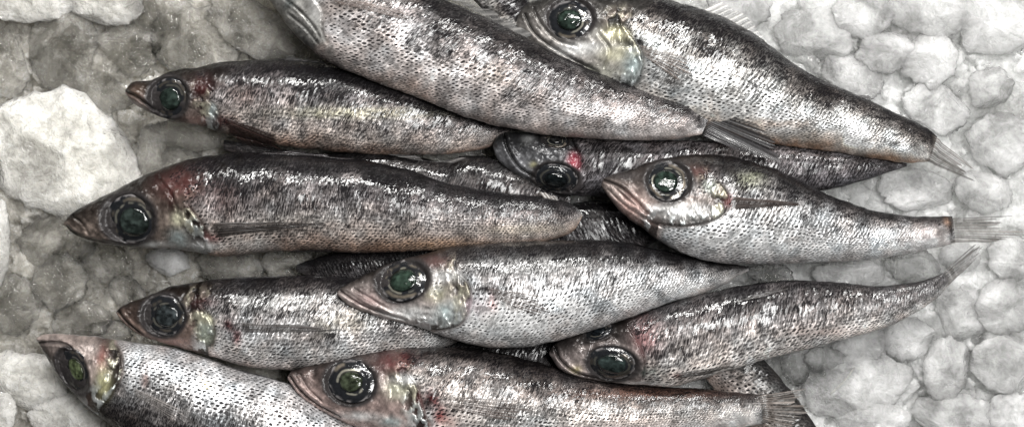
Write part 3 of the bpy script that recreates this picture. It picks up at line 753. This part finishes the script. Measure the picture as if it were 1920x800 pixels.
# lower right fish
make_fish('brown grey fish at the lower right seen from above, tail curving up over the ice',
    U=[(1030, 656), (1045, 640), (1090, 618), (1150, 603), (1250, 570), (1340, 545), (1450, 527), (1530, 526), (1600, 532), (1650, 537), (1700, 531), (1745, 520), (1776, 508)],
    L=[(1030, 664), (1050, 692), (1085, 706), (1130, 714), (1200, 722), (1260, 723), (1340, 702), (1440, 672), (1520, 652), (1620, 625), (1690, 600), (1745, 568), (1786, 528)],
    zc=[14 * mm, 15 * mm, 13 * mm, 10 * mm, 11 * mm], ratio=(.6, .52, .5), ramp=BACK, silver=.35, dens=(.58, .42), seed=12, blotch=.35, headc=(.13, .11, .105), cell=(11, 7),
    gill=[(1172, 604), (1192, 640), (1205, 675), (1200, 715)], plate=False,
    mouth=[(1040, 650), (1052, 675), (1080, 697), (1120, 708)],
    eyes=[(1147, 680, 46, 31, .12, .6, (.0, .05), (.030, .042, .040), .25, .5), (1122, 621, 27, 13, -.35, .5, (0, 0), (.012, .016, .02), .6, .5)],
    paint=[(1210, 630, (26, 34), (.24, .11, .11), .7), (1240, 620, (34, 16), (.42, .36, .35), .5), (1220, 695, (30, 13), (.035, .05, .045), .8), (1270, 700, (16, 8), (.12, .05, .045), .9), (1080, 690, (14, 10), (.20, .17, .08), .7), (1160, 718, (100, 5), WHITE, .8), (1350, 690, (90, 8), (.6, .58, .56), .6), (1560, 620, (120, 12), (.52, .42, .38), .5), (1770, 530, (14, 14), (.03, .028, .03), .7), (1290, 640, (40, 30), (.3, .27, .25), .3)],
    fins=[dict(name='dorsal_fin', b=[(1350, 572), (1440, 546)], tip=[(1420, 556), (1500, 538)], rays=7, colr=(.055, .05, .048), alpha=(.8, 1)),
          dict(name='pectoral_fin', b=[(1262, 698), (1270, 708)], tip=[(1378, 684), (1384, 694)], rays=6, colr=(.08, .07, .065), alpha=(.8, 1)),
          dict(name='tail_fin', b=[(1764, 514), (1772, 522), (1776, 536)], tip=[(1838, 446), (1842, 462), (1822, 494)], rays=10, z=11 * mm, ztip=12 * mm, drape=True, colr=(.075, .068, .062), alpha=(.75, .95), fray=.25)])

# buried fish below the two
make_fish('buried grey fish slanting under the ragged tail at the bottom right, headless in view',
    U=[(1280, 606), (1370, 634), (1436, 678), (1486, 736), (1528, 796), (1590, 890)],
    L=[(1280, 640), (1330, 720), (1390, 790), (1460, 860), (1580, 940)],
    zc=[3 * mm, 4 * mm, 4 * mm], ratio=(.4, .28, .28), ramp=[(0, (.06, .055, .052)), (.10, (.08, .074, .07)), (.2, (.17, .16, .15)), (.6, (.24, .215, .20)), (1, (.24, .19, .165))], silver=.3, dens=(.4, .3), seed=13, plate=False)

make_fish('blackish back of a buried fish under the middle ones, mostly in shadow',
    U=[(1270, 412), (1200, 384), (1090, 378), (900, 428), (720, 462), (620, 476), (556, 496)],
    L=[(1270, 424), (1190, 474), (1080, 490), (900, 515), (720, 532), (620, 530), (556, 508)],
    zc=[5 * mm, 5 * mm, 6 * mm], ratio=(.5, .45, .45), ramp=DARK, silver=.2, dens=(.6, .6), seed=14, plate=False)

make_fish('added dark fish filling the shaded gap between the middle fish and the bottom centre one',  # extra unseen fish, added so its dark body blackens the gap
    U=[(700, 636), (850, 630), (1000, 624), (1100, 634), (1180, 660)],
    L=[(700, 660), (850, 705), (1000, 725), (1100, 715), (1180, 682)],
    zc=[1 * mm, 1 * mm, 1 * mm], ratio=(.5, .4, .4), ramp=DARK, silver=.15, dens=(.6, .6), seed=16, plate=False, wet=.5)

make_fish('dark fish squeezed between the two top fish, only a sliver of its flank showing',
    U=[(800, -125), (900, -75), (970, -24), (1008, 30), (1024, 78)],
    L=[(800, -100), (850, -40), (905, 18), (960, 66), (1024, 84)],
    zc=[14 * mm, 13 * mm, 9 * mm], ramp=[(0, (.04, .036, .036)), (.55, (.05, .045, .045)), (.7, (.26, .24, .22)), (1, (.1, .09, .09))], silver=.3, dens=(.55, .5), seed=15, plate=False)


# ------------------------------------------------------------------ ice
def pile_mask(xs, ys, st):
    """1 under the middle of the pile of fish, 0 on open ice"""
    m = np.zeros((len(xs), len(ys)))
    for _, P, Z in ALL:
        i = np.clip(((P[:, 0] - xs[0]) / st).astype(int), 0, len(xs) - 1)
        j = np.clip(((P[:, 1] - ys[0]) / st).astype(int), 0, len(ys) - 1)
        m[i, j] = 1

    def box(a, r):
        for ax in (0, 1):
            c = np.cumsum(np.pad(a, [(r + 1, r) if k == ax else (0, 0) for k in (0, 1)], 'edge'), axis=ax)
            n = a.shape[ax]
            a = (np.take(c, np.arange(2 * r + 1, 2 * r + 1 + n), ax) - np.take(c, np.arange(n), ax)) / (2 * r + 1)
        return a
    m = (box(m, 6) > .05).astype(float)
    m = box(box(m, 22), 14)
    return sstep(.66, .97, m)


def ice_bed():
    x0, x1, y0, y1, st = -500, 2420, -420, 1220, 2.0
    xs = np.arange(x0, x1, st); ys = np.arange(y0, y1, st)
    X, Y = np.meshgrid(xs, ys, indexing='ij')
    r_ = np.random.RandomState(5)
    Hh = np.full(X.shape, -6.5 * mm)
    for n, lo, hi, zl, zh in ((900, 40, 95, -7, -2.6), (2600, 18, 44, -6, -2.0), (5200, 7, 18, -4.6, -1.6)):
        for i in range(n):
            cx, cy = r_.uniform(x0, x1), r_.uniform(y0, y1)
            ra = r_.uniform(lo, hi); rb = ra * r_.uniform(.5, 1.0); th = r_.uniform(0, math.pi)
            zc = r_.uniform(zl, zh) * mm
            i0, i1 = max(0, int((cx - ra * 1.2 - x0) / st)), int((cx + ra * 1.2 - x0) / st) + 1
            j0, j1 = max(0, int((cy - ra * 1.2 - y0) / st)), int((cy + ra * 1.2 - y0) / st) + 1
            xx = X[i0:i1, j0:j1] - cx; yy = Y[i0:i1, j0:j1] - cy
            if xx.size == 0: continue
            a = (xx * math.cos(th) + yy * math.sin(th)) / ra; b = (-xx * math.sin(th) + yy * math.cos(th)) / rb
            # broken chip: the lowest of a few tilted facets, rim melted round
            h = np.full(xx.shape, .30)
            for q in range(5):
                az = q / 5 * 6.283 + r_.uniform(-.5, .5); sl_ = r_.uniform(.15, 1.0); of = r_.uniform(.35, .8)
                h = np.minimum(h, (of - (a * math.cos(az) + b * math.sin(az))) * sl_ * .55)
            rim = np.clip(1 - (a * a + b * b), 0, 1)
            h = np.minimum(h, np.sqrt(rim) * .42)
            ok = (h > 0) & (rim > 0)
            h = zc + np.sqrt(np.clip(h, 0, 1)) * rb * K * .30
            sl = Hh[i0:i1, j0:j1]
            sl[ok] = np.maximum(sl, h)[ok]
    Hh += (fbm(X / 16, Y / 16, 3) - .5) * .0016
    Hh -= pile_mask(xs, ys, st) * .005
    V = np.stack([(X - W2) * K, (H2 - Y) * K, Hh], -1).reshape(-1, 3)
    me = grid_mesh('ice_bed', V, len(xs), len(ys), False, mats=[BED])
    me.flip_normals()
    tag(link(bpy.data.objects.new('ice_bed', me)), 'bed of crushed ice under all the fish', kind='structure')
    fx, fy = np.linspace(x0, x1, 60), np.linspace(y0, y1, 40)
    FX, FY = np.meshgrid(fx, fy, indexing='ij')
    V = np.stack([(FX - W2) * K, (H2 - FY) * K, np.full(FX.shape, -.014)], -1).reshape(-1, 3)
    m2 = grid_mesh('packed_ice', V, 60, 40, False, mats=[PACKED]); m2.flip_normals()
    tag(link(bpy.data.objects.new('packed_ice', m2)), 'packed white ice below the crushed ice', kind='structure')


ice_bed()


def ico_points(n=5):
    import bmesh
    bm = bmesh.new(); bmesh.ops.create_icosphere(bm, subdivisions=n, radius=1)
    bm.verts.ensure_lookup_table()
    V = np.array([v.co[:] for v in bm.verts]); F = np.array([[v.index for v in f.verts] for f in bm.faces])
    bm.free()
    return V, F


ICO_V, ICO_F = ico_points(5)


def ice_lump(label, x, y, rx, ry, rot=0, top=8, mat=None, thick=None, seed=0, chop=.6, group='ice lumps around the fish'):
    """a half melted cube: a few soft facets, rounded corners, dimples"""
    r_ = np.random.RandomState(1000 + seed)
    d = ICO_V
    # pillow with a flat top, an irregular partly chopped outline, melt dimples
    hx = np.hypot(d[:, 0], d[:, 1])
    sup = (hx ** 2.5 + np.abs(d[:, 2]) ** 2.5) ** (-1 / 2.5)
    p = d * sup[:, None]
    th_ = np.arctan2(d[:, 1], d[:, 0])
    o = np.full(len(d), 1.25)
    for q in range(7):                          # straight melted sides
        a0 = q / 7 * 2 * math.pi + r_.uniform(-.35, .35)
        o = np.minimum(o, r_.uniform(.84, 1.04) / np.maximum(np.cos(th_ - a0), .25) + .02)
    o = chop * o + (1 - chop)
    o *= 1 + .22 * (fbm(1.2 * np.cos(th_) + seed * 2.7 + 5, 1.2 * np.sin(th_) + 9, 2) - .5) + .13 * (fbm(11 * np.cos(th_) + seed + 5, 11 * np.sin(th_) + 9, 2) - .5) + .20 * (fbm(4 * np.cos(th_) + seed + 5, 4 * np.sin(th_) + 9, 3) - .5)
    p[:, 0] *= o; p[:, 1] *= o
    up = fbm(p[:, 0] * 1.6 + seed * 3.7 + 9, p[:, 1] * 1.6 + 7, 3) - .5
    up2 = fbm(p[:, 0] * 5 + seed * 1.7 + 9, p[:, 1] * 5 + 7, 3) - .5
    tl = r_.uniform(-.16, .16, 2)
    for q in range(9):
        az = r_.uniform(0, 2 * math.pi); el = r_.uniform(.25, 1.35)
        nn = np.array([math.cos(az) * math.cos(el), math.sin(az) * math.cos(el), math.sin(el)])
        ex = np.clip(p @ nn - r_.uniform(.62, .92), 0, None)
        p -= ex[:, None] * nn
    p[:, 2] += (up * .55 + up2 * (.20 if chop > .3 else .42) + p[:, 0] * tl[0] + p[:, 1] * tl[1]) * (p[:, 2] > -.2)
    th = thick if thick is not None else .62 * min(rx, ry)
    rz = th * K * .5
    ca, sa = math.cos(rot), math.sin(rot)
    X = p[:, 0] * rx; Y = p[:, 1] * ry
    zt = (top * .6 + .6) * mm if mat not in (ICE_PALE, ICE_CLEAR) else (top * .5 + .4) * mm
    cz = zt - rz
    cxw, cyw, _ = to_world(x, y, zt - .4 * rz)
    f = (H - zt + .4 * rz) / H * K
    V = np.stack([(X * ca - Y * sa) * f, -(X * sa + Y * ca) * f, p[:, 2] * rz + rz], -1)
    me = bpy.data.meshes.new('ice_lump')
    me.from_pydata(V.tolist(), [], ICO_F[:, ::-1].tolist())
    me.polygons.foreach_set('use_smooth', np.ones(len(me.polygons), bool))
    me.materials.append(mat)
    o = link(bpy.data.objects.new('ice_lump', me))
    o.location = (cxw, cyw, cz - rz)
    tag(o, label, 'ice', group)
    return o


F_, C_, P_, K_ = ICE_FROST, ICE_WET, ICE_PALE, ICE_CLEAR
LUMPS = [
    # left, wet
    ('biggest white opaque ice lump, at the left edge above the sharp snout', 112, 292, 158, 122, .15, 9, F_, 62),
    ('white frosted ice lump in the top left corner', 44, 2, 88, 42, .05, 10, F_, 40),
    ('bright frosted ice lump at the top edge right of the corner lump', 196, 4, 74, 42, .15, 10, F_, 40),
    ('tall clear rounded ice lump between the top left corner and the biggest lump', 112, 94, 66, 80, .1, 5, C_, 44),
    ('clear ice lump cut by the left edge below the top left corner', 2, 126, 46, 62, 0, 4, C_, 40),
    ('dim clear ice lump under the bright frosted one at the top left', 236, 92, 66, 52, .2, 1, C_, 36),
    ('large round clear ice lump above the small mouthed brown fish', 366, 78, 90, 72, 0, 4, C_, 46),
    ('slanting ice slab with a bright lower edge beside the top fish head', 470, 48, 98, 50, .55, 6, C_, 34),
    ('dark clear ice lump tucked under the long top fish', 540, 108, 62, 40, .2, 1, C_, 30),
    ('small dark ice piece between the biggest lump and the brown snout', 196, 172, 58, 34, .4, 1, C_, 26),
    ('thin upright ice piece against the right side of the biggest lump', 284, 286, 30, 54, .05, 2, C_, 30),
    ('flat clear ice piece right below the upper left fish head', 352, 256, 74, 34, .1, 2, C_, 26),
    ('small clear ice piece holding a round bubble above the middle left fish', 340, 304, 48, 30, .1, 2, C_, 24),
    ('broad clear ice lump below the sharp snout', 106, 452, 84, 54, -.2, 2, C_, 40),
    ('round bubbly ice lump below the sharp snout with a bright rim', 112, 528, 56, 52, .3, 6, C_, 40),
    ('narrow white ice lump cut by the left edge at half height', -4, 450, 22, 78, 0, 6, F_, 24),
    ('smooth clear ice lump at the left edge above the belly up fish', 22, 572, 54, 54, 0, 3, C_, 40),
    ('small pale ice cube just under the middle left fish gill', 312, 490, 40, 27, .1, 3, P_, 24),
    ('little bubbly ice piece above the lower left snout', 236, 546, 36, 30, .2, 3, C_, 24),
    ('clear ice lump between the bubbly round one and the pale cube', 196, 494, 60, 40, .1, 0, C_, 30),
    ('ridged clear ice lump above the belly up fish snout', 152, 604, 62, 38, -.1, 2, C_, 28),
    ('dark clear ice piece touching the lower left snout from below', 206, 622, 40, 22, .2, 1, C_, 20),
    ('frosted ice lump below the belly up fish snout', 48, 712, 84, 56, .3, 3, F_, 40),
    ('greyish ice lump at the bottom edge beside the belly up fish head', 128, 784, 78, 44, .2, 2, F_, 34),
    ('bright ice chip in the bottom left corner', 2, 776, 28, 42, .2, 5, F_, 24),
    ('round clear ice lump in the dark gap under the middle left fish', 535, 492, 50, 30, 0, 3, C_, 26),
    ('shadowed clear ice lump above the lower left fish back', 428, 502, 64, 30, .1, 1, C_, 26),
    ('dim ice lump at the top edge between the bright one and the round one', 300, 20, 60, 42, 0, 2, C_, 32),
    # right, bright
    ('pale ice lump at the top edge beside the top right fish back', 1392, 12, 64, 42, .1, 5, P_, 36),
    ('pale ice lump above the back fin of the top right fish, notched', 1524, 62, 74, 52, .1, 6, P_, 40),
    ('pale ice lump at the top edge above the notched one', 1622, 22, 58, 48, .2, 6, P_, 36),
    ('small pale ice lump in the middle of the upper right ice', 1664, 96, 52, 40, -.2, 5, P_, 30),
    ('upright pale ice lump with a dark left edge at the upper right', 1744, 112, 54, 52, .2, 7, P_, 36),
    ('wide pale ice lump at the top edge toward the right corner', 1752, 22, 84, 46, .1, 5, P_, 36),
    ('bright rounded ice lump standing out at the upper right edge', 1858, 164, 46, 40, .2, 8, P_, 34),
    ('broad frosted ice lump filling the top right corner', 1872, 42, 76, 62, .2, 5, P_, 40),
    ('pale ice lump along the tapering back of the top right fish', 1600, 140, 60, 40, .5, 3, P_, 32),
    ('pale ice lump above the top right fish tail', 1758, 200, 66, 46, .3, 4, P_, 36),
    ('pale ice lump at the right edge level with the top right tail', 1880, 268, 66, 60, 0, 5, P_, 40),
    ('pale ice lump between the two right hand tails', 1720, 356, 74, 40, .1, 2, P_, 32),
    ('pale ice lump right of the small pale gap above the frayed tail', 1850, 360, 60, 38, .1, 3, P_, 30),
    ('white oval ice lump at the right edge near the bottom', 1892, 682, 66, 58, -.2, 9, P_, 40),
    ('squarish bright ice lump at the right edge below the frayed tail', 1884, 574, 54, 56, .1, 7, P_, 38),
    ('pale ice lump right of the curved tail base', 1806, 592, 54, 54, .1, 4, P_, 36),
    ('clear ice lump above the curved tail', 1716, 498, 54, 34, .1, 2, K_, 28),
    ('pale ice lump cupped between the curved tail and the frayed tail', 1800, 482, 40, 32, .2, 1, P_, 26),
    ('pale ice lump cut by the right edge under the frayed tail', 1896, 480, 46, 46, .1, 5, P_, 32),
    ('small clear ice cube with dark edges under the lower right belly', 1552, 676, 42, 28, .1, 3, K_, 24),
    ('clear upright ice chip left of the small clear cube', 1492, 690, 26, 34, -.2, 2, K_, 24),
    ('pale ice lump right under the curved tail fish belly', 1624, 644, 60, 36, -.2, 2, P_, 30),
    ('large flat wet ice plate right of the ragged tail', 1612, 726, 104, 62, -.2, 3, P_, 34),
    ('upright pale ice lump between the flat plate and the white oval lump', 1778, 690, 48, 62, .1, 6, P_, 36),
    ('pale ice lump under the curved tail near the right', 1700, 634, 52, 44, .2, 3, P_, 32),
    ('pale ice lump at the bottom edge below the flat plate', 1640, 790, 74, 40, .1, 3, P_, 32),
    ('frosted ice lump at the bottom edge toward the right corner', 1790, 780, 84, 44, .1, 4, P_, 34),
    ('frosted ice lump in the bottom right corner', 1900, 780, 56, 44, .1, 5, P_, 34),
    ('small clear ice piece in the gap under the silver right hand fish', 1448, 516, 44, 22, .1, 1, K_, 22),
    ('pale ice lump seen between the silver right hand fish and the brown one below', 1596, 512, 76, 28, .0, 1, P_, 26),
]
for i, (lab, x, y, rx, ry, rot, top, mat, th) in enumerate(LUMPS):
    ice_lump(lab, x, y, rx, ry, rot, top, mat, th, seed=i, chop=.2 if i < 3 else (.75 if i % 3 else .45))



def splinter(label, a, b, z, r):
    """thin tapered sliver lying on the ice"""
    A = np.array(to_world(*a, z)); B = np.array(to_world(*b, z + .001))
    n, k = 14, 8
    d = B - A; d /= np.linalg.norm(d); u = np.cross(d, (0, 0, 1)); u /= np.linalg.norm(u); v = np.cross(u, d)
    t = np.linspace(0, 1, n); an = np.linspace(0, 2 * math.pi, k, endpoint=False)
    rr = r * (.25 + .75 * np.sin(math.pi * (.08 + .84 * t)))
    bend = .0006 * np.sin(math.pi * t)
    V = (A + (B - A) * t[:, None] + u * bend[:, None])[:, None, :] + rr[:, None, None] * (np.cos(an)[None, :, None] * u + np.sin(an)[None, :, None] * v)
    V = V.reshape(-1, 3)
    o = link(bpy.data.objects.new('ice_splinter', grid_mesh('ice_splinter', V, n, k, True, mats=[ICE_FROST], caps=[np.arange(k), ((n - 1) * k + np.arange(k))[::-1]], shift=A)))
    o.location = A
    tag(o, label, 'splinter')


splinter('thin straight white splinter lying on the wet ice right of the ragged tail', (1556, 738), (1602, 688), .0042, .0004)

# ------------------------------------------------------------------ light, camera
world = bpy.data.worlds.new('World'); scene.world = world; world.use_nodes = True
bg = world.node_tree.nodes['Background']
bg.inputs[0].default_value = (.80, .82, .84, 1); bg.inputs[1].default_value = .022


def area(name, loc, target, sx, sy, power, colr):
    l = bpy.data.lights.new(name, 'AREA'); l.shape = 'RECTANGLE'; l.size = sx; l.size_y = sy
    l.energy = power; l.color = colr
    o = bpy.data.objects.new(name, l); o.location = loc
    from mathutils import Vector
    d = Vector(target) - Vector(loc)
    o.rotation_euler = d.to_track_quat('-Z', 'Y').to_euler()
    col.objects.link(o)
    return o


area('counter_lamp', (.02, .62, .66), (0, 0, 0), .80, .045, 11, (1, .985, .96))
area('ceiling_lamp', (.32, .14, 1.10), (.03, 0, 0), .36, .36, 11.5, (1, .995, .98))

cam = bpy.data.cameras.new('camera'); co = bpy.data.objects.new('camera', cam)
co.location = (0, 0, H); cam.sensor_width = 36; cam.lens = 36 * H / (1920 * K)
cam.clip_start = .05; cam.clip_end = 20
col.objects.link(co); scene.camera = co

scene.view_settings.view_transform = 'Standard'; scene.view_settings.look = 'None'
scene.view_settings.exposure = 0; scene.view_settings.gamma = 1
scene.render.engine = 'CYCLES'
scene.cycles.use_denoising = True
try: scene.cycles.denoiser = 'OPENIMAGEDENOISE'
except Exception: pass
scene.cycles.max_bounces = 8; scene.cycles.transmission_bounces = 6; scene.cycles.transparent_max_bounces = 12
scene.cycles.sample_clamp_indirect = 4
